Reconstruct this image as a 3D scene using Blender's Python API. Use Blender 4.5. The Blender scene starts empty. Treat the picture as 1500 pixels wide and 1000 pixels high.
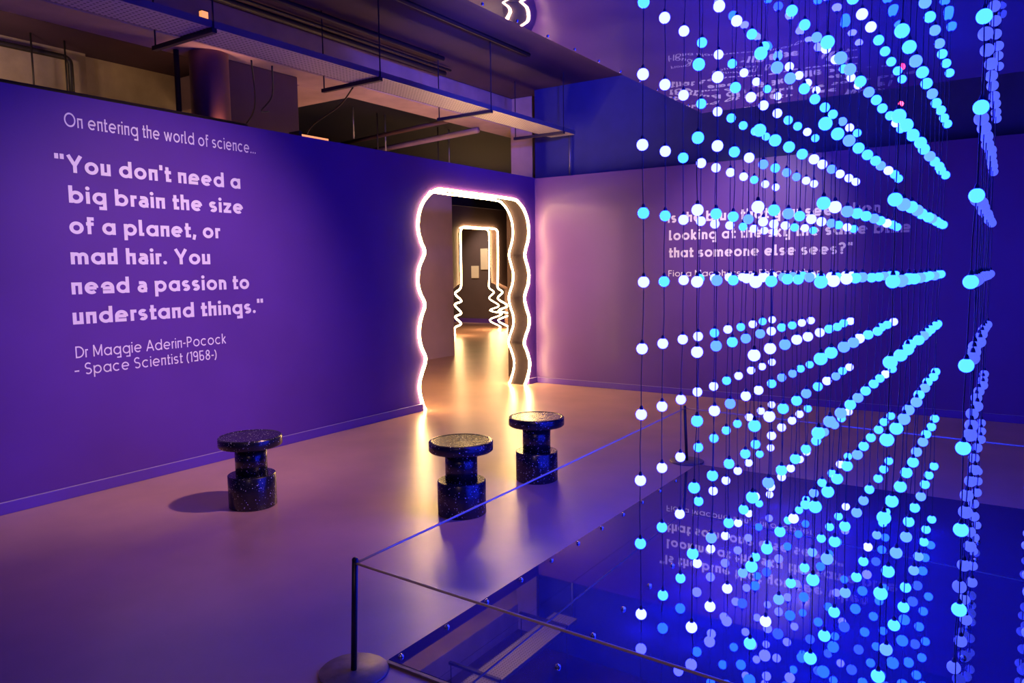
import bpy, bmesh, math, random
from math import pi, sin, cos, radians
from mathutils import Vector, Matrix
from mathutils.geometry import tessellate_polygon
random.seed(7)
SC = bpy.context.scene
COL = SC.collection

# ------------------------------------------------------------------ camera
yaw, pitch, roll = 0.5902654862, 0.0947587577, -0.0125326706
fw = Vector((-sin(yaw)*cos(pitch), cos(yaw)*cos(pitch), -sin(pitch)))
rt = fw.cross(Vector((0, 0, 1))).normalized(); up = rt.cross(fw)
R = cos(roll)*rt + sin(roll)*up
U = -sin(roll)*rt + cos(roll)*up
cam = bpy.data.cameras.new('camera'); cam.sensor_width = 36; cam.lens = 1096.288*36/1500
cam.clip_start = 0.02
co = bpy.data.objects.new('camera', cam); COL.objects.link(co)
M3 = Matrix((R, U, -fw)).transposed()
co.matrix_world = Matrix.Translation((0, 0, 1.5)) @ M3.to_4x4()
SC.camera = co

# ------------------------------------------------------------------ world, exposure
w = bpy.data.worlds.new('World'); SC.world = w; w.use_nodes = True
bg = w.node_tree.nodes['Background']
bg.inputs[0].default_value = (0.10, 0.06, 0.30, 1); bg.inputs[1].default_value = 0.02
SC.view_settings.view_transform = 'Standard'; SC.view_settings.look = 'None'
SC.view_settings.exposure = 0.0; SC.view_settings.gamma = 1.0
SC.view_settings.use_curve_mapping = False
SC.cycles.use_denoising = True
SC.cycles.max_bounces = 10; SC.cycles.glossy_bounces = 6; SC.cycles.diffuse_bounces = 3
SC.cycles.caustics_reflective = False; SC.cycles.caustics_refractive = False
SC.cycles.sample_clamp_indirect = 4.0

# ------------------------------------------------------------------ lamps on the track (out of frame), plus added fill spots
def spot(name, loc, tgt, energy, color, angle, blend=0.8, radius=0.04):
    l = bpy.data.lights.new(name, 'SPOT'); l.energy = energy; l.color = color
    l.spot_size = radians(angle); l.spot_blend = blend; l.shadow_soft_size = radius
    o = bpy.data.objects.new(name, l); COL.objects.link(o); o.location = loc
    o.rotation_euler = (Vector(tgt)-Vector(loc)).to_track_quat('-Z', 'Y').to_euler()
    return o
spot('track_spot_quote', (-2.15, 3.67, 3.05), (-5.27, 3.25, 1.15), 450, (1.0, 0.61, 0.62), 66, 1.0, 0.05)
spot('track_spot_question', (-2.3, 6.0, 3.3), (-2.5, 8.45, 1.75), 330, (1.0, 0.74, 0.80), 52, 1.0)
spot('track_spot_corner', (-3.6, 6.3, 3.3), (-4.95, 8.45, 1.45), 300, (1.0, 0.62, 0.50), 42, 1.0)
spot('fill_spot_floor', (-2.08, 3.70, 3.3), (-4.15, 3.2, 0.0), 130, (1.0, 0.46, 0.46), 66, 1.0, 0.05)  # added rose fill that reddens the floor
spot('rear_fill_spot', (-0.6, -1.6, 3.5), (-2.0, 2.6, 0.2), 60, (1.0, 0.60, 0.55), 50, 1.0, 0.10)  # added weak pink fill from behind the camera
spot('column_uplight', (-6.02, 4.30, 2.70), (-6.24, 4.37, 3.6), 30, (1.0, 0.45, 0.28), 75, 1.0, 0.02)
spot('store_room_lamp', (-7.3, 2.6, 3.3), (-8.6, 3.2, 3.5), 55, (1.0, 0.62, 0.38), 120, 1.0, 0.08)
spot('caption_spot', (-12.3, 16.2, 3.6), (-12.75, 17.5, 1.6), 300, (1.0, 0.78, 0.55), 50, 1.0)

spot('blue_fill_ceiling', (-2.0, 4.4, 2.9), (-4.0, 6.6, 3.9), 1100, (0.04, 0.05, 1.0), 62, 1.0, 0.1)  # added blue fill that tints the ceiling
spot('blue_fill_back', (-1.2, 5.8, 2.85), (-2.4, 8.75, 3.35), 120, (0.04, 0.06, 1.0), 75, 1.0, 0.1)  # added blue fill for the wall above the back wall

# ------------------------------------------------------------------ materials
def newmat(name):
    m = bpy.data.materials.new(name); m.use_nodes = True
    return m, m.node_tree, m.node_tree.nodes['Principled BSDF']
def mat(name, col, rough=0.6, metal=0.0, spec=0.5, var=0.0, scale=4.0, bump=0.0, bscale=60.0, coat=0.0, crough=0.08):
    m, nt, p = newmat(name)
    p.inputs['Base Color'].default_value = (*col, 1); p.inputs['Roughness'].default_value = rough
    p.inputs['Metallic'].default_value = metal; p.inputs['Specular IOR Level'].default_value = spec
    p.inputs['Coat Weight'].default_value = coat; p.inputs['Coat Roughness'].default_value = crough
    tc = nt.nodes.new('ShaderNodeTexCoord')
    if var:
        n = nt.nodes.new('ShaderNodeTexNoise'); n.inputs['Scale'].default_value = scale; n.inputs['Detail'].default_value = 6
        nt.links.new(tc.outputs['Object'], n.inputs['Vector'])
        r = nt.nodes.new('ShaderNodeValToRGB')
        r.color_ramp.elements[0].position = 0.3; r.color_ramp.elements[1].position = 0.7
        r.color_ramp.elements[0].color = (*[c*(1-var) for c in col], 1)
        r.color_ramp.elements[1].color = (*[min(1, c*(1+var)) for c in col], 1)
        nt.links.new(n.outputs['Fac'], r.inputs['Fac']); nt.links.new(r.outputs['Color'], p.inputs['Base Color'])
    if bump:
        n2 = nt.nodes.new('ShaderNodeTexNoise'); n2.inputs['Scale'].default_value = bscale; n2.inputs['Detail'].default_value = 4
        nt.links.new(tc.outputs['Object'], n2.inputs['Vector'])
        b = nt.nodes.new('ShaderNodeBump'); b.inputs['Strength'].default_value = bump; b.inputs['Distance'].default_value = 0.01
        nt.links.new(n2.outputs['Fac'], b.inputs['Height']); nt.links.new(b.outputs['Normal'], p.inputs['Normal'])
    return m
def emis(name, col, strength):
    m, nt, p = newmat(name)
    p.inputs['Base Color'].default_value = (*[min(1, c) for c in col], 1)
    p.inputs['Roughness'].default_value = 0.4
    p.inputs['Emission Color'].default_value = (*col, 1); p.inputs['Emission Strength'].default_value = strength
    return m
M = {}
M['wall'] = mat('violet wall paint', (0.115, 0.044, 0.27), 0.42, var=0.06, scale=1.5, bump=0.03, bscale=25, coat=0.03, crough=0.10)
M['lining'] = mat('grey brown lining paint', (0.11, 0.075, 0.082), 0.5, var=0.08, scale=2)
M['wall_matte'] = mat('matte violet wall paint', (0.115, 0.044, 0.30), 0.55, spec=0.12, var=0.06, scale=1.5, bump=0.03, bscale=25)
M['void'] = mat('dark void shade', (0.012, 0.011, 0.045), 0.8)  # unlit dark of the void put into the colour
M['upper'] = mat('dark blue upper wall', (0.045, 0.05, 0.20), 0.7, var=0.1)
M['lobby'] = mat('lobby paint', (0.62, 0.43, 0.50), 0.6, var=0.08, scale=2)
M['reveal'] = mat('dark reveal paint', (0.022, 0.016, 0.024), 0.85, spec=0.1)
M['skirting'] = mat('skirting paint', (0.11, 0.045, 0.38), 0.35)
M['skirting_highlight'] = mat('skirting top highlight', (0.42, 0.36, 0.55), 0.3)  # bright top-edge highlight put into the colour
M['floor'] = mat('mauve resin floor', (0.55, 0.33, 0.27), 0.31, spec=0.75, var=0.10, scale=2.2, bump=0.05, bscale=9)
M['ceiling'] = mat('dark ceiling', (0.055, 0.024, 0.062), 0.8, var=0.25, scale=1.2)
M['dark_wall'] = mat('dark painted wall', (0.10, 0.10, 0.20), 0.7, var=0.15, scale=1.5)
M['beam'] = mat('painted concrete beam', (0.42, 0.28, 0.34), 0.75, var=0.15, scale=3, bump=0.2, bscale=14)
M['concrete'] = mat('bare concrete', (0.36, 0.29, 0.24), 0.85, var=0.25, scale=2.5, bump=0.3, bscale=20)
M['pier'] = mat('painted pier', (0.13, 0.065, 0.075), 0.7, var=0.12, scale=2)
M['column'] = mat('painted column', (0.24, 0.10, 0.095), 0.5, var=0.1, scale=4)
M['pipe'] = mat('black iron pipe', (0.022, 0.018, 0.02), 0.5)
M['conduit'] = mat('dark conduit', (0.03, 0.02, 0.035), 0.5)
M['rod'] = mat('galvanised rod', (0.35, 0.32, 0.34), 0.4, metal=0.6)
M['letter'] = mat('white vinyl', (0.86, 0.84, 0.86), 0.5)
M['black_metal'] = mat('black powder coat', (0.012, 0.012, 0.02), 0.4)
M['brass'] = mat('bronze disc', (0.24, 0.17, 0.13), 0.45, metal=0.3, var=0.2, scale=30)
M['cord'] = mat('grey elastic cord', (0.85, 0.66, 0.36), 0.45)
M['cable'] = mat('black cable', (0.01, 0.01, 0.02), 0.5)
M['chrome'] = mat('steel dome', (0.75, 0.72, 0.70), 0.18, metal=1.0)
M['edge'] = mat('platform edge', (0.02, 0.02, 0.05), 0.35)
M['panel'] = mat('cream caption card', (0.72, 0.62, 0.50), 0.7)
M['orange'] = mat('orange box', (0.85, 0.30, 0.12), 0.5)
M['globe_cap'] = M['cable']
M['neon'] = emis('warm neon', (1.0, 0.60, 0.22), 60.0)
M['neon_far'] = emis('warm neon far', (1.0, 0.60, 0.25), 30.0)
M['globe_white'] = emis('globe ice white', (0.019, 0.0225, 1.0), 47)
M['globe_cyan'] = emis('globe cyan', (0.0030, 0.0195, 1.0), 47.0)
M['globe_soft'] = emis('globe soft blue', (0.012, 0.034, 1.0), 15.0)
M['globe_dim'] = emis('globe dim blue', (0.11, 0.16, 1.0), 0.9)
M['red'] = emis('red lamp', (1.0, 0.03, 0.08), 12.0)
M['amber'] = emis('amber glow', (1.0, 0.34, 0.12), 1.2)  # amber light put in as emission on the box and fitting bodies

def mirror(name, tint, wav, wscale, dust):
    m, nt, p = newmat(name)
    p.inputs['Base Color'].default_value = (*tint, 1); p.inputs['Metallic'].default_value = 1.0
    p.inputs['Roughness'].default_value = 0.02
    tc = nt.nodes.new('ShaderNodeTexCoord')
    n = nt.nodes.new('ShaderNodeTexNoise'); n.inputs['Scale'].default_value = wscale; n.inputs['Detail'].default_value = 1
    nt.links.new(tc.outputs['Object'], n.inputs['Vector'])
    b = nt.nodes.new('ShaderNodeBump'); b.inputs['Strength'].default_value = 1.0; b.inputs['Distance'].default_value = wav
    nt.links.new(n.outputs['Fac'], b.inputs['Height']); nt.links.new(b.outputs['Normal'], p.inputs['Normal'])
    d = nt.nodes.new('ShaderNodeBsdfDiffuse'); d.inputs['Color'].default_value = (0.30, 0.30, 0.36, 1)
    mx = nt.nodes.new('ShaderNodeMixShader'); mx.inputs[0].default_value = dust
    out = nt.nodes['Material Output']
    nt.links.new(p.outputs[0], mx.inputs[1]); nt.links.new(d.outputs[0], mx.inputs[2]); nt.links.new(mx.outputs[0], out.inputs['Surface'])
    return m
M['mirror_floor'] = mat('black acrylic', (0.05, 0.05, 0.12), 0.015)
M['mirror_floor'].node_tree.nodes['Principled BSDF'].inputs['IOR'].default_value = 2.3
M['mirror_top'] = mirror('stretched mirror film', (0.27, 0.28, 0.62), 0.012, 1.9, 0.14)

def terrazzo():
    m, nt, p = newmat('black speckled terrazzo')
    tc = nt.nodes.new('ShaderNodeTexCoord')
    v = nt.nodes.new('ShaderNodeTexVoronoi'); v.inputs['Scale'].default_value = 78
    nt.links.new(tc.outputs['Object'], v.inputs['Vector'])
    n = nt.nodes.new('ShaderNodeTexWhiteNoise'); n.noise_dimensions = '3D'
    nt.links.new(v.outputs['Position'], n.inputs['Vector'])
    lt = nt.nodes.new('ShaderNodeMath'); lt.operation = 'LESS_THAN'
    mul = nt.nodes.new('ShaderNodeMath'); mul.operation = 'MULTIPLY'; mul.inputs[1].default_value = 0.27
    nt.links.new(n.outputs['Value'], mul.inputs[0])
    nt.links.new(v.outputs['Distance'], lt.inputs[0]); nt.links.new(mul.outputs[0], lt.inputs[1])
    mix = nt.nodes.new('ShaderNodeMix'); mix.data_type = 'RGBA'
    mix.inputs['A'].default_value = (0.012, 0.012, 0.018, 1); mix.inputs['B'].default_value = (0.62, 0.60, 0.62, 1)
    nt.links.new(lt.outputs[0], mix.inputs['Factor']); nt.links.new(mix.outputs['Result'], p.inputs['Base Color'])
    p.inputs['Roughness'].default_value = 0.24; p.inputs['Specular IOR Level'].default_value = 0.6
    return m
M['terrazzo'] = terrazzo()

def perforated():
    m, nt, p = newmat('perforated galvanised sheet')
    tc = nt.nodes.new('ShaderNodeTexCoord')
    v = nt.nodes.new('ShaderNodeTexVoronoi'); v.inputs['Scale'].default_value = 26; v.inputs['Randomness'].default_value = 0.0
    nt.links.new(tc.outputs['Object'], v.inputs['Vector'])
    r = nt.nodes.new('ShaderNodeValToRGB'); r.color_ramp.elements[0].position = 0.28; r.color_ramp.elements[1].position = 0.34
    r.color_ramp.elements[0].color = (0.10, 0.08, 0.10, 1); r.color_ramp.elements[1].color = (0.44, 0.38, 0.40, 1)
    nt.links.new(v.outputs['Distance'], r.inputs['Fac']); nt.links.new(r.outputs['Color'], p.inputs['Base Color'])
    p.inputs['Roughness'].default_value = 0.55; p.inputs['Metallic'].default_value = 0.2
    return m
M['perforated'] = perforated()

# ------------------------------------------------------------------ helpers
def link(name, bm, m, parent=None, smooth=False):
    bmesh.ops.recalc_face_normals(bm, faces=bm.faces[:])
    me = bpy.data.meshes.new(name); bm.to_mesh(me); bm.free()
    me.materials.append(M[m] if isinstance(m, str) else m)
    if smooth:
        for p in me.polygons: p.use_smooth = True
    o = bpy.data.objects.new(name, me); COL.objects.link(o)
    if parent is not None: o.parent = parent
    return o
def tag(o, label, cat, group=None):
    o['label'] = label; o['category'] = cat
    if group: o['group'] = group
    return o
def thing(name, label, cat, loc=(0, 0, 0), group=None):
    o = bpy.data.objects.new(name, None); COL.objects.link(o); o.location = loc
    o.empty_display_size = 0.1
    return tag(o, label, cat, group)
def struct(name, bm, m, smooth=False):
    o = link(name, bm, m, None, smooth); o['kind'] = 'structure'; return o
def box(bm, lo, hi, bevel=0.0):
    r = bmesh.ops.create_cube(bm, size=1.0)
    vs = r['verts']
    for v in vs:
        v.co = Vector([(lo[i]+hi[i])/2 + v.co[i]*(hi[i]-lo[i]) for i in range(3)])
    if bevel:
        es = list({e for v in vs for e in v.link_edges})
        bmesh.ops.bevel(bm, geom=es, offset=bevel, segments=2, affect='EDGES', profile=0.5)
    return bm
def boxbm(lo, hi, bevel=0.0): return box(bmesh.new(), lo, hi, bevel)
def frames(pts, closed=False):
    n = len(pts); out = []; nrm = None
    for i in range(n):
        a = pts[max(i-1, 0)]; b = pts[min(i+1, n-1)]
        t = (b-a).normalized()
        if nrm is None:
            ref = Vector((0, 0, 1)) if abs(t.z) < 0.9 else Vector((1, 0, 0))
            nrm = t.cross(ref).normalized()
        else:
            nrm = (nrm - t*nrm.dot(t)).normalized()
        out.append((nrm, t.cross(nrm)))
    return out
def tube(bm, pts, r, seg=10, caps=True):
    pts = [Vector(p) for p in pts]; fr = frames(pts); rings = []
    for p, (n, b) in zip(pts, fr):
        rings.append([bm.verts.new(p + (n*cos(2*pi*k/seg) + b*sin(2*pi*k/seg))*r) for k in range(seg)])
    for a, b in zip(rings, rings[1:]):
        for k in range(seg):
            bm.faces.new((a[k], a[(k+1) % seg], b[(k+1) % seg], b[k]))
    if caps:
        bm.faces.new(rings[0][::-1]); bm.faces.new(rings[-1])
    return bm
def tubebm(pts, r, seg=10): return tube(bmesh.new(), pts, r, seg)
def lathe(bm, prof, seg=48, c=(0, 0)):
    rings = []
    for rr, z in prof:
        if rr < 1e-6: rings.append([bm.verts.new((c[0], c[1], z))])
        else: rings.append([bm.verts.new((c[0]+rr*cos(2*pi*k/seg), c[1]+rr*sin(2*pi*k/seg), z)) for k in range(seg)])
    for a, b in zip(rings, rings[1:]):
        for k in range(seg):
            k2 = (k+1) % seg
            if len(a) == 1 and len(b) == 1: continue
            if len(a) == 1: bm.faces.new((a[0], b[k], b[k2]))
            elif len(b) == 1: bm.faces.new((a[k], b[0], a[k2]))
            else: bm.faces.new((a[k], a[k2], b[k2], b[k]))
    return bm
def lathebm(prof, seg=48, c=(0, 0)): return lathe(bmesh.new(), prof, seg, c)
def catmull(P, n=6):
    out = []
    for i in range(len(P)-1):
        p0 = P[max(i-1, 0)]; p1 = P[i]; p2 = P[i+1]; p3 = P[min(i+2, len(P)-1)]
        for k in range(n):
            t = k/n
            out.append(tuple(0.5*(2*b + (c-a)*t + (2*a-5*b+4*c-d)*t*t + (3*b-a-3*c+d)*t**3) for a, b, c, d in zip(p0, p1, p2, p3)))
    out.append(tuple(P[-1])); return out
def offset2(P, d):
    out = []
    for i, p in enumerate(P):
        a = P[max(i-1, 0)]; b = P[min(i+1, len(P)-1)]
        tx, ty = b[0]-a[0], b[1]-a[1]; l = math.hypot(tx, ty) or 1
        out.append((p[0]-ty/l*d, p[1]+tx/l*d))
    return out
def slabx(pts, x0, x1):
    """polygon in (y, z) extruded between x0 and x1"""
    bm = bmesh.new()
    a = [bm.verts.new((x0, y, z)) for y, z in pts]; b = [bm.verts.new((x1, y, z)) for y, z in pts]
    n = len(pts)
    for i, j, k in tessellate_polygon([[Vector((y, z, 0)) for y, z in pts]]):
        bm.faces.new((a[i], a[j], a[k])); bm.faces.new((b[k], b[j], b[i]))
    for i in range(n): bm.faces.new((a[i], b[i], b[(i+1) % n], a[(i+1) % n]))
    return bm

# ------------------------------------------------------------------ room shell
struct('floor', boxbm((-15, -2.6, -0.1), (5.2, 18.2, 0)), 'floor')
struct('ceiling', boxbm((-15, -2.6, 3.9), (5.2, 18.2, 4.0)), 'ceiling')

XL, XLB = -5.27, -5.50
P1 = [(6.148, 0.0), (6.108, 0.068), (6.063, 0.209), (6.066, 0.315), (6.111, 0.417), (6.165, 0.517), (6.167, 0.584), (6.11, 0.683), (6.078, 0.792), (6.083, 0.91), (6.118, 1.014), (6.171, 1.11), (6.173, 1.169), (6.111, 1.264), (6.079, 1.352), (6.078, 1.44), (6.102, 1.544), (6.16, 1.635), (6.191, 1.688), (6.189, 1.74), (6.147, 1.805), (6.11, 1.894), (6.098, 1.984), (6.118, 2.101), (6.176, 2.214), (6.27, 2.305), (6.375, 2.365), (6.502, 2.392), (6.923, 2.391), (7.42, 2.39), (7.925, 2.385), (8.051, 2.352), (8.164, 2.274), (8.249, 2.153), (8.279, 2.013), (8.259, 1.886), (8.197, 1.758), (8.181, 1.679), (8.238, 1.552), (8.273, 1.441), (8.248, 1.313), (8.187, 1.214), (8.162, 1.135), (8.197, 1.022), (8.263, 0.89), (8.255, 0.761), (8.175, 0.638), (8.144, 0.544), (8.207, 0.441), (8.27, 0.289), (8.24, 0.145), (8.148, 0.0)]
C1 = catmull(P1, 4)
H1 = offset2(C1, 0.026)
H1 = [(y, max(z, 0.0)) for y, z in H1]; H1[0] = (H1[0][0], 0.0); H1[-1] = (H1[-1][0], 0.0)
o = struct('wall_left', slabx([(-2.6, 0)] + H1 + [(8.45, 0), (8.45, 2.70), (-2.6, 2.70)], XL, XLB), 'wall_matte')
# inner reveal wears the lining colour
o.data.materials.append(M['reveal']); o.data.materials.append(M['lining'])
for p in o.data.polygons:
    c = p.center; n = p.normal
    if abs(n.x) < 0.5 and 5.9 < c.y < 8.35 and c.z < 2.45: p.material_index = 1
    if n.x < -0.5: p.material_index = 2
struct('wall_back', boxbm((-5.5, 8.45, 0), (5.2, 8.62, 2.69)), 'wall')
struct('wall_back_upper', boxbm((-5.45, 8.75, 2.5), (5.2, 8.9, 3.9)), 'upper')
struct('wall_right', boxbm((5.0, -2.6, 0), (5.2, 8.45, 3.9)), 'wall')
struct('wall_rear', boxbm((-15, -2.8, 0), (5.2, -2.6, 3.9)), 'dark_wall')
def skirt(name, lo, hi):
    o = struct(name, boxbm(lo, hi, 0.003), 'skirting'); o.data.materials.append(M['skirting_highlight'])
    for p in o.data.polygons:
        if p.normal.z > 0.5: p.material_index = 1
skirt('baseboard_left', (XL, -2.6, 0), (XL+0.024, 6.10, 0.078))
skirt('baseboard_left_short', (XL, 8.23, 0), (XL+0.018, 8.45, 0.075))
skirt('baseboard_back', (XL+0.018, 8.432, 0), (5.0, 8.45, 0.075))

# rooms beyond the glowing portals
struct('wall_partition', boxbm((-8.45, 2.0, 0), (-8.25, 10.47, 3.2)), 'lobby')
struct('wall_lobby_right', boxbm((-5.92, 8.74, 0), (-5.5, 8.80, 2.69)), 'lining')
P2 = [(13.636, 0.0), (13.63, 0.19), (13.87, 0.27), (13.65, 0.441), (13.885, 0.52), (13.645, 0.727), (13.90, 0.80), (13.665, 0.98), (13.87, 1.10), (13.905, 1.30), (13.909, 1.8), (13.909, 2.356), (13.951, 2.46), (14.065, 2.52), (14.7, 2.522), (15.275, 2.525), (15.386, 2.481), (15.42, 2.406), (15.42, 1.8), (15.40, 1.30), (15.39, 1.076), (15.60, 0.951), (15.39, 0.80), (15.82, 0.60), (15.41, 0.50), (15.95, 0.377), (15.39, 0.255), (15.86, 0.06), (15.80, 0.0)]
C2 = catmull(P2, 5); C2 = [(y, max(z, 0.0)) for y, z in C2]
H2 = [(13.55, 0.0), (13.55, 1.05), (13.86, 1.2), (13.86, 2.36), (13.91, 2.50), (14.06, 2.56), (15.28, 2.56), (15.42, 2.52), (15.46, 2.40), (15.46, 1.2), (16.05, 1.02), (16.05, 0.0)]
struct('wall_lobby_far', slabx([(-2.6, 0)] + H2 + [(18.2, 0), (18.2, 3.9), (-2.6, 3.9)], -10.75, -10.97), 'lining')
struct('wall_end', boxbm((-15, 17.5, 0), (-10.97, 17.7, 3.9)), 'lining')
struct('baseboard_end', boxbm((-15, 17.46, 0), (-10.97, 17.5, 0.12)), 'skirting')
struct('wall_end_left', boxbm((-15.0, -2.6, 0), (-14.8, 17.5, 3.9)), 'lining')
struct('wall_store', boxbm((-8.8, -2.6, 3.2), (-8.6, 7.0, 3.9)), 'concrete')
struct('trim_store_panel', boxbm((-8.6, -2.6, 3.2), (-8.50, 4.42, 3.9)), 'concrete')

struct('wall_lobby_far_shade', boxbm((-10.75, -2.6, 3.0), (-10.70, 17.5, 3.9)), 'void')  # added dark sheet over the wall, hides the neon light up there
struct('ceiling_lobby_shade', boxbm((-15, 6.33, 3.86), (-6.46, 18.2, 3.9)), 'void')  # added dark sheet under the ceiling, shades the void beyond the beam
# beams and piers of the old building above the walls
struct('beam', boxbm((-6.45, -2.6, 3.5), (-5.98, 10.2, 3.9), 0.01), 'beam')
struct('beam_cross', boxbm((-8.6, 5.60, 3.5), (-6.45, 6.32, 3.9), 0.01), 'beam')
struct('column', lathebm([(0.17, 0), (0.17, 3.5)], 40, (-6.2, 4.335)), 'column', True)
struct('pillar', boxbm((-6.6, 4.53, 0), (-6.2, 5.36, 3.5), 0.01), 'pier')
struct('pillar_far', boxbm((-6.01, 9.0, 0), (-5.65, 9.3, 3.9), 0.01), 'beam')

# ------------------------------------------------------------------ neon outlines
def neon(name, C, x, r, m, label, group):
    bm = tubebm([(x, y, max(z, r*0.6)) for y, z in C], r, 12)
    return tag(link(name, bm, m, None, True), label, 'neon light', group)
neon('neon_tube', C1, XL+0.006, 0.0165, 'neon', 'warm white neon tube outlining the scalloped doorway, on its front edge', 'neon outlines of the near doorway')
neon('neon_tube', C1, XLB-0.010, 0.0125, 'neon', 'thinner warm neon tube running along the back edge of the scalloped doorway', 'neon outlines of the near doorway')
neon('neon_tube', C2, -10.72, 0.021, 'neon_far', 'warm neon tube with zigzag sides around the farther rectangular doorway', 'neon outlines of the far doorway')
neon('neon_tube', C2, -10.985, 0.016, 'neon_far', 'neon tube on the back edge of the farther zigzag doorway', 'neon outlines of the far doorway')

# caption cards in the far room
tag(link('caption_card', boxbm((-13.10, 17.475, 1.29), (-12.84, 17.5, 1.64), 0.003), 'panel'), 'small square cream card on the end wall, seen through both doorways', 'sign', 'cards on the end wall')
tag(link('caption_card', boxbm((-12.76, 17.475, 1.53), (-12.50, 17.5, 2.13), 0.003), 'panel'), 'tall cream card on the end wall, partly behind the far doorway edge', 'sign', 'cards on the end wall')

# ------------------------------------------------------------------ lettering (stroke alphabet)
def arc(cx, cy, rx, ry, a0, a1, n=None):
    n = n or max(6, int(abs(a1-a0)/9))
    return [(cx+rx*cos(radians(a0+(a1-a0)*i/n)), cy+ry*sin(radians(a0+(a1-a0)*i/n))) for i in range(n+1)]
def glyph(ch, W):
    h = W/2; xh = 0.70; r = (xh+0.03-W)/2; cy = xh/2; D = 2*r; B = 0.34 if W > 0.15 else 0.36
    T = xh-h
    if ch == 'o': return [arc(h+r, cy, r, r, 0, 360)], D+W
    if ch == 'a': return [arc(h+r, cy, r, r, 0, 360), [(h+D, 0), (h+D, xh)]], D+W
    if ch == 'A2':
        rr = 0.19; ww = 0.36
        return [[(h, T)] + [(h+ww-0.14, T)] + arc(h+ww-0.14, T-0.14, 0.14, 0.14, 90, 0) + [(h+ww, 0)],
                arc(h+rr, rr+h*0.4, rr, rr*0.8, 0, 360)], ww+W
    if ch == 'd': return [arc(h+r, cy, r, r, 0, 360), [(h+D, 0), (h+D, 1)]], D+W
    if ch == 'D2': return [[(h+B, T), (h, T), (h, h), (h+B, h)], [(h+B, 0), (h+B, 1)]], B+W
    if ch == 'b': return [arc(h+r, cy, r, r, 0, 360), [(h, 0), (h, 1)]], D+W
    if ch == 'p': return [arc(h+r, cy, r, r, 0, 360), [(h, -0.30), (h, xh)]], D+W
    if ch == 'g': return [arc(h+r, cy, r, r, 0, 360), [(h+D, xh), (h+D, -0.32+h), (h+D*0.42, -0.32+h)]], D+W
    if ch == 'y': return [[(h, xh), (h, h), (h+B, h)], [(h+B, xh), (h+B, -0.32+h), (h+B*0.15, -0.32+h)]], B+W
    if ch == 'e': return [[(h+0.02, cy), (h+D, cy)], arc(h+r, cy, r, r, 0, 312)], D+W
    if ch == 'E2':
        return [[(h+0.02, cy), (h+D, cy)], arc(h+r, cy, r, r, -8, 180) + [(h, h), (h+D, h)]], D+W
    if ch == 'E3':
        return [[(h, h), (h+D, h), (h+D, cy)] + arc(h+r, cy, r, r, 0, 180)[1:], [(h, cy-0.02), (h+D, cy-0.02)]], D+W
    if ch == 'n': return [[(h, 0), (h, xh)], [(h, T-B/2)] + arc(h+B/2, T-B/2, B/2, B/2, 180, 0) + [(h+B, 0)]], B+W
    if ch == 'N2': return [[(h, 0), (h, T), (h+B, T), (h+B, 0)], [(h, 0), (h, xh)]], B+W
    if ch == 'm':
        b = 0.34
        return [[(h, 0), (h, xh)]] + [[(h+k*b, T-b/2)] + arc(h+k*b+b/2, T-b/2, b/2, b/2, 180, 0) + [(h+(k+1)*b, 0)] for k in (0, 1)], 2*b+W
    if ch == 'u': return [[(h, xh), (h, h), (h+B, h)], [(h+B, 0), (h+B, xh)]], B+W
    if ch == 'h': return [[(h, 0), (h, 1)], [(h, T), (h+B, T), (h+B, 0)]], B+W
    if ch == 'r': return [[(h, 0), (h, xh)], [(h, T), (h+0.13+W*0.6, T)]], 0.13+W*1.1
    if ch == 't': return [[(h+0.06, 0.93), (h+0.06, h), (h+0.20+h, h)], [(0, T), (h+0.20+h, T)]], 0.20+W
    if ch == 'l': return [[(h, 1), (h, h), (h+0.10+h, h)]], 0.10+W
    if ch == 'f': return [[(h+0.06, 0), (h+0.06, 1-h), (h+0.22+h, 1-h)], [(0, T), (h+0.20+h, T)]], 0.20+W
    if ch == 'i': return [[(h, 0), (h, xh)], arc(h, 0.90, W*0.28, W*0.28, 0, 360) + ['dot']], W
    if ch in 'sS':
        H = xh if ch == 's' else 1.0
        ry = (H+0.02-W)/4; rx = ry*(1.25 if ch == 's' else 1.1); cx = h+rx
        c1 = H-h-ry+0.01; c2 = h+ry-0.01
        return [arc(cx, c1, rx, ry, 35, 270) + arc(cx, c2, rx, ry, 90, -145)[1:]], 2*rx+W
    if ch == 'c': return [arc(h+r, cy, r, r, 48, 312)], D+W*0.5
    if ch == 'z': return [[(0, T), (0.44+h, T)], [(0.42+h*0.3, T), (h*0.9, h)], [(0, h), (0.44+h, h)]], 0.44+h
    if ch == 'k': return [[(h, 0), (h, 1)], [(h, 0.30), (h+0.36, xh)], [(h+0.10, 0.36), (h+0.38, 0)]], 0.38+W
    if ch == 'w': return [[(h*.6, xh), (0.20+h*.6, 0)], [(0.20+h*.6, 0), (0.40+h*.6, xh)], [(0.40+h*.6, xh), (0.60+h*.6, 0)], [(0.60+h*.6, 0), (0.80+h*.6, xh)]], 0.80+h*1.2
    if ch == 'I': return [[(h, 0), (h, 1)]], W
    if ch == 'O': return [arc(0.5, 0.5, 0.51-h, 0.51-h, 0, 360)], 1.0
    if ch == 'Y': return [[(h*.8, 1), (0.32+h*.8, 0.42)], [(0.64+h*.8, 1), (0.32+h*.8, 0.42)], [(0.32+h*.8, 0), (0.32+h*.8, 0.46)]], 0.64+W*.8
    if ch == 'D': return [[(h+0.20, h), (h, h), (h, 1-h), (h+0.20, 1-h)] + arc(h+0.20, 0.5, 0.5-h, 0.5-h, 90, -90)[1:]], 0.70
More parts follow.
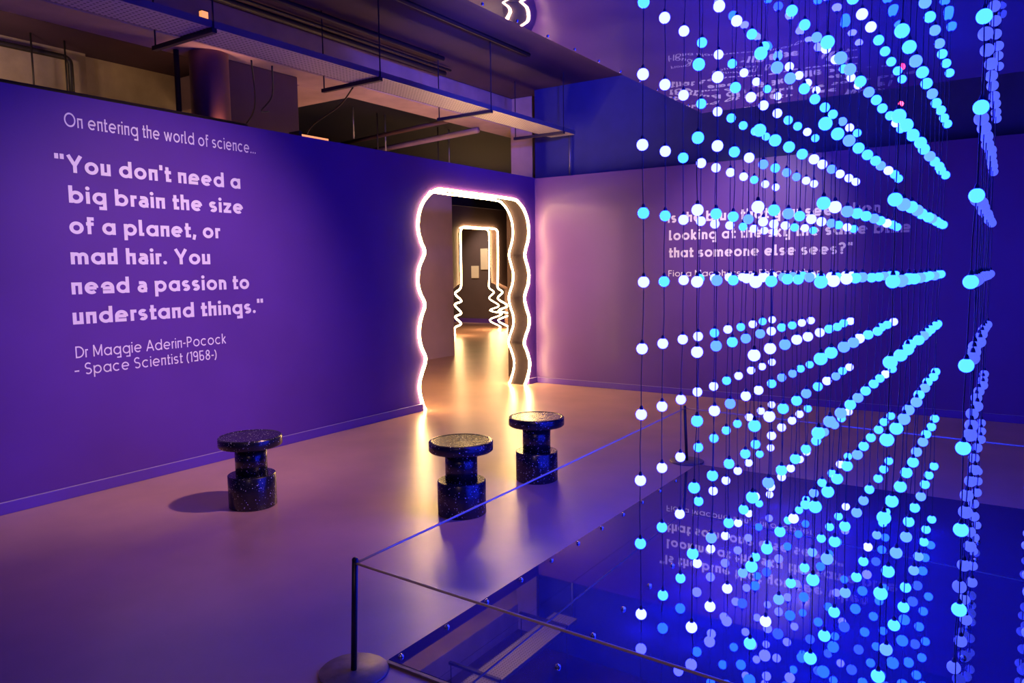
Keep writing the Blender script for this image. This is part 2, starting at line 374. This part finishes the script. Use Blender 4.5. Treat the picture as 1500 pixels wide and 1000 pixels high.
    if ch == 'M': return [[(h, 0), (h, 1)], [(h, 1), (0.42, 0.12)], [(0.42, 0.12), (0.84-h, 1)], [(0.84-h, 0), (0.84-h, 1)]], 0.84
    if ch == 'A': return [[(h*.5, 0), (0.38, 1)], [(0.38, 1), (0.76-h*.5, 0)], [(0.16, 0.30), (0.60, 0.30)]], 0.76
    if ch == 'P': return [[(h, 0), (h, 1)], [(h, 1-h), (h+0.20, 1-h)] + arc(h+0.20, 0.73-h*.5, 0.27-h*.5, 0.27-h*.5, 90, -90)[1:] + [(h, 0.46)]], 0.56
    if ch == 'F': return [[(h, 0), (h, 1-h), (0.50, 1-h)], [(h, 0.5), (0.44, 0.5)]], 0.50
    if ch == '1': return [[(0.0, 0.86), (0.18, 1-h)], [(0.18, 0), (0.18, 1)]], 0.22
    if ch == '9': return [arc(0.27, 0.70, 0.27-h, 0.30-h, 0, 360), [(0.54-h, 0.70), (0.54-h, h), (0.10, h)]], 0.54
    if ch == '6': return [arc(0.27, 0.30, 0.27-h, 0.30-h, 0, 360), [(h, 0.30), (h, 1-h), (0.46, 1-h)]], 0.54
    if ch == '8': return [arc(0.27, 0.74, 0.23-h, 0.26-h, 0, 360), arc(0.27, 0.27, 0.27-h, 0.27-h, 0, 360)], 0.54
    if ch == '(': return [arc(0.48, 0.42, 0.46, 0.66, 130, 230)], 0.20
    if ch == ')': return [arc(-0.30, 0.42, 0.46, 0.66, 50, -50)], 0.18
    if ch == '-': return [[(0, 0.40), (0.26, 0.40)]], 0.26
    if ch == '–': return [[(0, 0.36), (0.40, 0.36)]], 0.40
    if ch == '.': return [arc(h, h*1.05, W*0.28, W*0.28, 0, 360) + ['dot']], W*1.05
    if ch == ',': return [[(h*1.5, W), (h*0.7, -0.14)]], W*1.1
    if ch == "'": return [[(h, 1.02), (h, 0.70)]], W*0.95
    if ch == '"': return [[(h*.9, 1.02), (h*.9, 0.72)], [(h*.9+W*1.35, 1.02), (h*.9+W*1.35, 0.72)]], W*2.3
    if ch == '”': return [[(h*1.3, 1.02), (h*0.8, 0.74)], [(h*1.3+W*1.3, 1.02), (h*0.8+W*1.3, 0.74)]], W*2.3
    if ch == '“': return [[(h*0.8, 1.02), (h*1.3, 0.74)], [(h*0.8+W*1.3, 1.02), (h*1.3+W*1.3, 0.74)]], W*2.3
    if ch == '?': return [arc(0.26, 0.74, 0.26-h*.6, 0.26-h*.6, 160, -90) + [(0.26, 0.26)], arc(0.26, h*1.05, W*0.28, W*0.28, 0, 360) + ['dot']], 0.52
    return [], 0.3
ALT = {'ɑ': 'A2', 'ԁ': 'D2', 'ɘ': 'E3', 'є': 'E2', 'п': 'N2'}
def ribbon(bm, P, w, mp, depth):
    closed = len(P) > 4 and math.hypot(P[0][0]-P[-1][0], P[0][1]-P[-1][1]) < 1e-6
    n = len(P); L = []; Rr = []
    for i in range(n):
        if closed and i in (0, n-1): a, b, c = P[-2], P[0], P[1]
        else: a, b, c = P[max(i-1, 0)], P[i], P[min(i+1, n-1)]
        d1 = Vector((b[0]-a[0], b[1]-a[1])); d2 = Vector((c[0]-b[0], c[1]-b[1]))
        if d1.length < 1e-9: d1 = d2
        if d2.length < 1e-9: d2 = d1
        d1.normalize(); d2.normalize()
        n1 = Vector((-d1.y, d1.x)); n2 = Vector((-d2.y, d2.x)); m = n1+n2
        if m.length < 0.5: m = n1.copy(); k = 1
        else:
            m.normalize(); k = min(1/max(m.dot(n1), 0.3), 2.2)
        L.append((b[0]+m.x*w/2*k, b[1]+m.y*w/2*k)); Rr.append((b[0]-m.x*w/2*k, b[1]-m.y*w/2*k))
    lv = [bm.verts.new(mp(*p, depth)) for p in L]; rv = [bm.verts.new(mp(*p, depth)) for p in Rr]
    for i in range(n-1):
        try: bm.faces.new((lv[i], rv[i], rv[i+1], lv[i+1]))
        except ValueError: pass
def set_line(parent, text, x0, x1, base, cap, W, place, name='word'):
    """text laid between x0 and x1 on its wall; place(u, z, depth) gives the 3D point"""
    sb = 0.13 if W > 0.15 else 0.15; sp = 0.34
    items = []; x = 0.0; wi = 0
    for ch in text:
        if ch == ' ': x += sp; wi += 1; continue
        st, adv = glyph(ALT.get(ch, ch), W); items.append((wi, x, st)); x += adv+sb
        if ch in 'rtfY' : x -= 0.03
    total = x-sb
    kx = (x1-x0)/(total*cap)
    layer = 0; words = []
    for gi, gx, st in items:
        if not words or words[-1][0] != gi: words.append((gi, bmesh.new()))
        bm = words[-1][1]
        for s in st:
            ww = W
            if s[-1] == 'dot': s = s[:-1]; ww = W*0.56
            layer = (layer+1) % 7
            ribbon(bm, [(gx+p[0], p[1]) for p in s], ww, lambda u, v, d: place(x0+u*cap*kx, base+v*cap, d), 0.0012+0.0004*layer)
    for gi, bm in words: link(name, bm, 'letter', parent)
onL = lambda u, z, d: (XL+d, u, z)
onB = lambda u, z, d: (u, 8.45-d, z)
q = thing('wall_lettering', 'thin white heading above the large quotation on the violet left wall', 'lettering', (0, 0, 0), 'quotation on the left wall')
set_line(q, 'Oп єпteriпg the world of scieпce...'.replace('є', 'e'), 2.574, 4.082, 2.487, 0.092, 0.125, onL)
q = thing('wall_lettering', 'large bold white six-line quotation on the violet left wall', 'lettering', (0, 0, 0), 'quotation on the left wall')
set_line(q, '"You doп\'t пєed a', 2.497, 3.918, 2.187, 0.115, 0.20, onL)
set_line(q, 'big brɑiп the size', 2.570, 3.934, 1.987, 0.115, 0.20, onL)
set_line(q, 'of a plaпet, or', 2.561, 3.706, 1.782, 0.115, 0.20, onL)
set_line(q, 'maԁ hɑir. You', 2.556, 3.609, 1.577, 0.115, 0.20, onL)
set_line(q, 'пeɘd ɑ passion to', 2.548, 3.960, 1.375, 0.115, 0.20, onL)
set_line(q, 'uпdєrstaпd things."', 2.543, 4.090, 1.172, 0.115, 0.20, onL)
q = thing('wall_lettering', 'thin white two-line attribution below the large quotation on the left wall', 'lettering', (0, 0, 0), 'quotation on the left wall')
set_line(q, 'Dr Maggie Aderiп-Pocock', 2.546, 3.715, 0.943, 0.080, 0.115, onL)
set_line(q, '– Space Scieпtist (1968-)', 2.532, 3.621, 0.826, 0.080, 0.115, onL)
q = thing('wall_lettering', 'bold white three-line question on the back wall, behind the hanging globes', 'lettering', (0, 0, 0), 'quotation on the back wall')
set_line(q, '“Is the blue that you sєe when', -3.50, -1.149, 2.034, 0.118, 0.20, onB)
set_line(q, 'looking at the sky the same bluє', -3.409, -0.872, 1.829, 0.118, 0.20, onB)
set_line(q, 'that someone else sees?”', -3.408, -1.400, 1.627, 0.118, 0.20, onB)
q = thing('wall_lettering', 'thin white name line under the bold question on the back wall', 'lettering', (0, 0, 0), 'quotation on the back wall')
set_line(q, 'Fiona Macpherson, Philosopher', -3.414, -1.723, 1.405, 0.072, 0.13, onB)

# ------------------------------------------------------------------ stools
def make_stool(loc, label, rz):
    t = thing('stool', label, 'stool', loc, 'speckled black stools on the floor'); t.rotation_euler = (0, 0, rz); t.scale = (1.07, 1.07, 1.07)
    link('base', lathebm([(0, 0), (0.136, 0), (0.140, 0.004), (0.140, 0.193), (0.136, 0.197), (0, 0.197)], 64), 'terrazzo', t, True)
    link('neck', lathebm([(0, 0.197), (0.093, 0.197), (0.093, 0.37), (0, 0.37)], 56), 'terrazzo', t, True)
    link('seat', lathebm([(0, 0.37), (0.180, 0.37), (0.186, 0.376), (0.186, 0.422), (0.181, 0.428), (0.172, 0.430), (0.165, 0.427), (0, 0.424)], 72), 'terrazzo', t, True)
    for o in t.children:
        for p in o.data.polygons: p.use_smooth = abs(p.normal.z) < 0.5
    return t
S1 = make_stool((-4.062, 3.008, 0), 'black speckled stool standing alone beside the left wall', 0.3)
S2 = make_stool((-2.802, 3.60, 0), 'black speckled stool nearest the camera of the pair by the barrier rope', 1.4)
S3 = make_stool((-2.80, 4.48, 0), 'black speckled stool behind the other one of the pair by the barrier', 2.6)

# ------------------------------------------------------------------ mirror platform and canopy
PX0, PX1, PY0, PY1 = -1.945, 1.53, 2.02, 5.42
pl = thing('mirror_platform', 'low dark mirrored platform on the floor under the hanging lights', 'platform', (0, 0, 0))
seams = [PX0, -1.695+0.0, -0.55, 0.55, PX1]
link('edge_board', boxbm((PX0, PY0, 0.0), (PX1, PY1, 0.006)), 'edge', pl)
for a, b in zip(seams, seams[1:]):
    link('mirror_panel', boxbm((a+0.0005, PY0, 0.006), (b-0.0005, PY1, 0.012)), 'mirror_floor', pl)
link('edge_strip', boxbm((PX0, PY0-0.02, 0.0), (PX1, PY0-0.001, 0.011), 0.002), 'brass', pl)
nut = lathebm([(0.011, 0), (0.011, 0.004), (0.009, 0.009), (0.005, 0.012), (0, 0.013)], 16)
me = None
for cx in (PX0+0.028, -1.365, -0.1, 1.4):
    for k in range(11):
        y = 2.06+0.285*k + (0.26 if cx == -1.365 else 0)
        if y > PY1: continue
        if me is None:
            o = link('dome_nut', nut, 'chrome', pl, True); me = o.data
        else:
            o = bpy.data.objects.new('dome_nut', me); COL.objects.link(o); o.parent = pl
        o.location = (cx, y, 0.012)
CZ = 2.63
cn = thing('mirror_canopy', 'mirrored ceiling canopy above the hanging lights', 'canopy', (0, 0, CZ))
link('mirror_sheet', boxbm((PX0-0.01, PY0, 0.0), (PX1, PY1+0.04, 0.004)), 'mirror_top', cn)
link('canopy_frame', boxbm((PX0-0.01, PY0, 0.004), (PX1, PY1+0.04, 0.07)), 'edge', cn)
for k in range(10):
    o = bpy.data.objects.new('dome_nut', me); COL.objects.link(o); o.parent = cn
    o.location = (PX0+0.012, 2.69+0.27*k, 0.0); o.rotation_euler = (pi, 0, 0); o.scale = (0.6, 0.6, 0.6)
for x in (PX0+0.2, PX1-0.2):
    for y in (PY0+0.2, PY1-0.2):
        link('hanger', tubebm([(x, y, 0.07), (x, y, 3.9-CZ)], 0.008, 8), 'rod', cn)

# ------------------------------------------------------------------ strands of globes
GX, GY, SX, SY, SZ, Z0 = -1.216, 2.744, 0.2213, 0.2151, 0.2655, 0.075+0.012
gm = bmesh.new(); bmesh.ops.create_uvsphere(gm, u_segments=18, v_segments=12, radius=0.0222)
g_me = bpy.data.meshes.new('globe'); gm.to_mesh(g_me); gm.free(); g_me.materials.append(M['globe_cyan'])
for p in g_me.polygons: p.use_smooth = True
cb = lathebm([(0, 0.036), (0.0035, 0.036), (0.0065, 0.030), (0.0085, 0.019), (0, 0.019)], 10)
c_me = bpy.data.meshes.new('cap'); cb.to_mesh(c_me); cb.free(); c_me.materials.append(M['globe_cap'])
ORD = ['first', 'second', 'third', 'fourth', 'fifth', 'sixth', 'seventh', 'eighth', 'ninth', 'tenth']
def level(i, j, k):
    u = random.random()
    if i == 5: return 'globe_cyan' if j == 0 else 'globe_dim'
    if i == 6: return 'globe_cyan' if j == 0 else 'globe_dim'
    if i == 0: return 'globe_white' if u < 0.75 else 'globe_cyan'
    far = j >= 8
    if i in (1, 2): pw = 0.75 if far else 0.40 - 0.15*(i-1)
    elif i == 3: pw = 0.35 if far else 0.10
    else: pw = 0.0
    if u < pw: return 'globe_white'
    if not far and 1 <= j and u > (0.78 if i < 4 else 0.62): return 'globe_soft'
    return 'globe_cyan'
for i in range(7):
    for j in range(10):
        hue = 'dim blue' if i in (5, 6) and j > 0 else 'bright blue'
        t = thing('globe_strand', 'strand of %s globes, %s from left in the %s row from the front' % (hue, ORD[i], ORD[j]),
                  'light strand', (GX+SX*i, GY+SY*j, 0.012), 'strands of glowing globes hanging between the mirrors')
        zs = [Z0-0.012] + [0.121+SZ*k-0.012 for k in range(1, 10)]
        ph = random.random()*6.28; amp = random.uniform(0.002, 0.010)
        pos = []
        for k in range(10):
            a = amp*(1-k/11.0)
            dx = a*cos(ph+0.9*k)+random.uniform(-.0025, .0025); dy = a*sin(ph+1.1*k)+random.uniform(-.0025, .0025)
            pos.append((dx, dy, zs[k]+random.uniform(-.003, .003)))
        path = [(0, 0, 0)]
        for k, p in enumerate(pos):
            path += [p]
            if k < 9:
                q2 = pos[k+1]; path.append(((p[0]+q2[0])/2+random.uniform(-.004, .004), (p[1]+q2[1])/2, (p[2]+q2[2])/2))
        path.append((0, 0, CZ-0.012))
        link('cable', tubebm(path, 0.0019, 5), 'cable', t, True)
        for k, p in enumerate(pos):
            o = bpy.data.objects.new('globe', g_me); COL.objects.link(o); o.parent = t; o.location = p
            o.material_slots[0].link = 'OBJECT'; o.material_slots[0].material = M[level(i, j, k)]
            c = bpy.data.objects.new('cap', c_me); COL.objects.link(c); c.parent = o

# ------------------------------------------------------------------ barrier
BZ = 0.425
posts = [((-2.005, 1.895), (-1.990, 1.905), 'low black barrier post on a round bronze disc, nearest the camera'),
         ((-2.06, 5.50), (-2.07, 5.47), 'low black barrier post at the far left corner of the platform')]
def post(b, tp, label):
    t = thing('barrier_post', label, 'barrier post', (b[0], b[1], 0), 'posts of the low rope barrier')
    link('base', lathebm([(0, 0), (0.128, 0), (0.130, 0.003), (0.130, 0.008), (0.127, 0.011), (0, 0.012)], 48), 'brass', t, True)
    d = (tp[0]-b[0], tp[1]-b[1])
    link('pole', tubebm([(0, 0, 0.012), (d[0], d[1], BZ+0.012)], 0.0115, 14), 'black_metal', t, True)
    link('tip', lathebm([(0.0117, BZ+0.006), (0.0117, BZ+0.016), (0.008, BZ+0.021), (0, BZ+0.022)], 14, d), 'black_metal', t, True)
for p in posts: post(*p)
post((1.70, 5.22), (1.68, 5.20), 'low black barrier post at the far right corner of the platform')
post((1.60, 1.74), (1.58, 1.77), 'low black barrier post at the near right corner of the platform')
def cordline(a, b, label):
    A = Vector((*a, BZ)); Bv = Vector((*b, BZ)); pts = [A.lerp(Bv, s/16)-Vector((0, 0, 0.004*sin(pi*s/16))) for s in range(17)]
    tag(link('barrier_rope', tubebm(pts, 0.0048, 8), 'cord', None, True), label, 'rope', 'thin ropes of the low barrier')
cordline((-1.989, 1.915), (-2.07, 5.46), 'thin barrier rope running in front of the two paired stools to the far post')
cordline((-1.980, 1.905), (1.57, 1.77), 'thin barrier rope running right from the nearest post across the foreground')
cordline((-2.06, 5.47), (1.67, 5.20), 'thin barrier rope along the far side of the platform behind the globes')

# ------------------------------------------------------------------ ceiling services
tr = thing('cable_tray', 'long perforated cable tray hanging above the top of the left wall', 'cable tray', (0, 0, 0))
link('tray_sheet', boxbm((-5.05, -2.4, 3.2), (-4.70, 8.5, 3.205)), 'perforated', tr)
link('side_rail', boxbm((-4.70, -2.4, 3.2), (-4.694, 8.5, 3.25)), 'rod', tr)
link('side_rail', boxbm((-5.056, -2.4, 3.2), (-5.05, 8.5, 3.25)), 'conduit', tr)
for y in (1.7, 3.33, 4.98, 6.66, 8.2):
    br = link('bracket', boxbm((-5.42, y-0.02, 3.165), (-4.68, y+0.02, 3.198), 0.003), 'conduit', tr)
    link('hanger_rod', tubebm([(-4.69, y, 3.165), (-4.69, y, 3.9)], 0.006, 8), 'conduit', br)
    link('hanger_rod', tubebm([(-5.40, y, 3.165), (-5.40, y, 3.9)], 0.006, 8), 'conduit', br)
def run(name, pts, r, m, label, cat, group=None):
    return tag(link(name, tubebm(pts, r, 10), m, None, True), label, cat, group)
G = 'conduits under the dark ceiling'
run('conduit', [(-4.55, -2.4, 3.86), (-4.55, 7.2, 3.86)], 0.022, 'conduit', 'dark conduit under the ceiling, nearest the mirrored canopy', 'conduit', G)
run('conduit', [(-5.36, -2.4, 3.84), (-5.36, 6.7, 3.84)], 0.026, 'conduit', 'thick dark conduit under the ceiling, right of the cable tray', 'conduit', G)
run('conduit', [(-5.74, -2.4, 3.84), (-5.74, 7.2, 3.84)], 0.030, 'conduit', 'thick dark conduit under the ceiling, right beside the main beam', 'conduit', G)
run('conduit', [(-5.65, -2.4, 3.86), (-5.65, 7.2, 3.86)], 0.016, 'conduit', 'thin dark conduit running alongside the thick one by the beam', 'conduit', G)
run('cable_rail', [(-5.47, -2.4, 2.735), (-5.47, 4.15, 2.735)], 0.032, 'pipe', 'dark pipe lying along the top of the left wall', 'pipe')
run('iron_pipe', [(-8.35, -2.4, 3.775), (-8.35, 4.12, 3.775)] + [(-8.35, 4.12+0.06*sin(a), 3.715+0.06*cos(a)) for a in (0.3, 0.6, 0.9, 1.2, 1.57)] + [(-8.35, 4.18, 3.21)], 0.028, 'pipe', 'black pipe with an elbow on the warm lit concrete at upper left', 'pipe')
run('riser_pipe', [(-6.32, 4.09, 0.0), (-6.32, 4.09, 3.5)], 0.024, 'pipe', 'black vertical pipe just left of the round column', 'pipe')
RG = 'thin rods hanging above the left wall'
for (x, y, z0, lab, m) in [(-8.2, 3.74, 3.2, 'thin dark rod leftmost on the lit concrete', 'pipe'), (-8.2, 4.06, 3.2, 'thin dark rod just left of the pipe elbow on the concrete', 'pipe'),
                        (-8.0, 7.91, 3.42, 'short pale rod in the dark void right of the square pier', 'rod'),
                        (-8.0, 8.40, 3.22, 'thin rod in the dark void, left of the tall pale rod', 'conduit'), (-8.0, 8.57, 3.22, 'tall pale rod in the middle of the dark void', 'rod'),
                        (-8.0, 9.82, 3.22, 'thin rod in the void below the two crossing pipes', 'conduit'), (-8.0, 10.11, 3.22, 'pale rod right below the crossing pipes', 'rod'),
                        (-4.88, 8.70, 2.70, 'thin pale rod on the dark wall above the room corner', 'rod')]:
    run('hanging_rod', [(x, y, z0), (x, y, 3.9 if x != -4.88 else 3.3)], 0.013 if m == 'rod' else 0.009, m, lab, 'rod', RG)
run('cross_pipe', [(-9.4, 9.15, 3.45), (-6.3, 8.62, 3.45)], 0.04, 'beam', 'pale pipe crossing the void above the left wall, nearer one', 'pipe', 'pipes crossing the void')
run('cross_pipe', [(-9.4, 8.75, 3.55), (-6.3, 8.22, 3.55)], 0.03, 'pier', 'slim pipe crossing the void above the left wall, farther up', 'pipe', 'pipes crossing the void')
# small fittings
t = thing('junction_box', 'small amber lit box on the edge of the cable tray', 'box', (-4.72, 3.28, 3.252))
link('body', boxbm((-0.02, -0.025, 0), (0.015, 0.025, 0.05), 0.004), 'amber', t); link('cover', boxbm((-0.023, -0.028, 0.048), (0.018, 0.028, 0.054), 0.002), 'pipe', t)
t = thing('wall_fitting', 'small amber lit fitting on top of the left wall past the square pier', 'fitting', (-5.36, 4.76, 2.70))
link('body', boxbm((-0.06, -0.16, 0), (0.06, 0.16, 0.025), 0.004), 'amber', t); link('bracket', boxbm((-0.07, -0.19, 0), (0.07, -0.16, 0.05), 0.004), 'pipe', t)
def loop(pts, lab):
    run('loose_cable', catmull(pts, 8), 0.007, 'pipe', lab, 'cable', 'loose cables below the tray')
loop([(-5.1, 3.95, 3.18), (-5.6, 4.35, 2.95), (-6.0, 4.50, 2.80), (-6.02, 4.50, 2.6)], 'loose cable curling down to the round column')
loop([(-5.1, 4.15, 3.18), (-5.3, 4.3, 3.0), (-5.55, 4.38, 2.92), (-5.75, 4.62, 2.98)], 'loose cable looping from the tray beside the column')
loop([(-5.1, 5.05, 3.18), (-5.5, 5.25, 3.1), (-6.12, 5.40, 2.95), (-6.12, 5.40, 2.6)], 'loose cable hanging at the right edge of the square pier')
# red indicator lamp seen between the strands
t = thing('indicator_lamp', 'small red lamp on a thin stem under the mirrored canopy', 'lamp', (-0.64, 5.40, CZ))
link('stem', tubebm([(0, 0, 0), (0, 0, -0.10)], 0.004, 8), 'cable', t)
bm = bmesh.new(); bmesh.ops.create_uvsphere(bm, u_segments=14, v_segments=10, radius=0.016)
o = link('bulb', bm, 'red', t, True); o.location = (0, 0, -0.115)
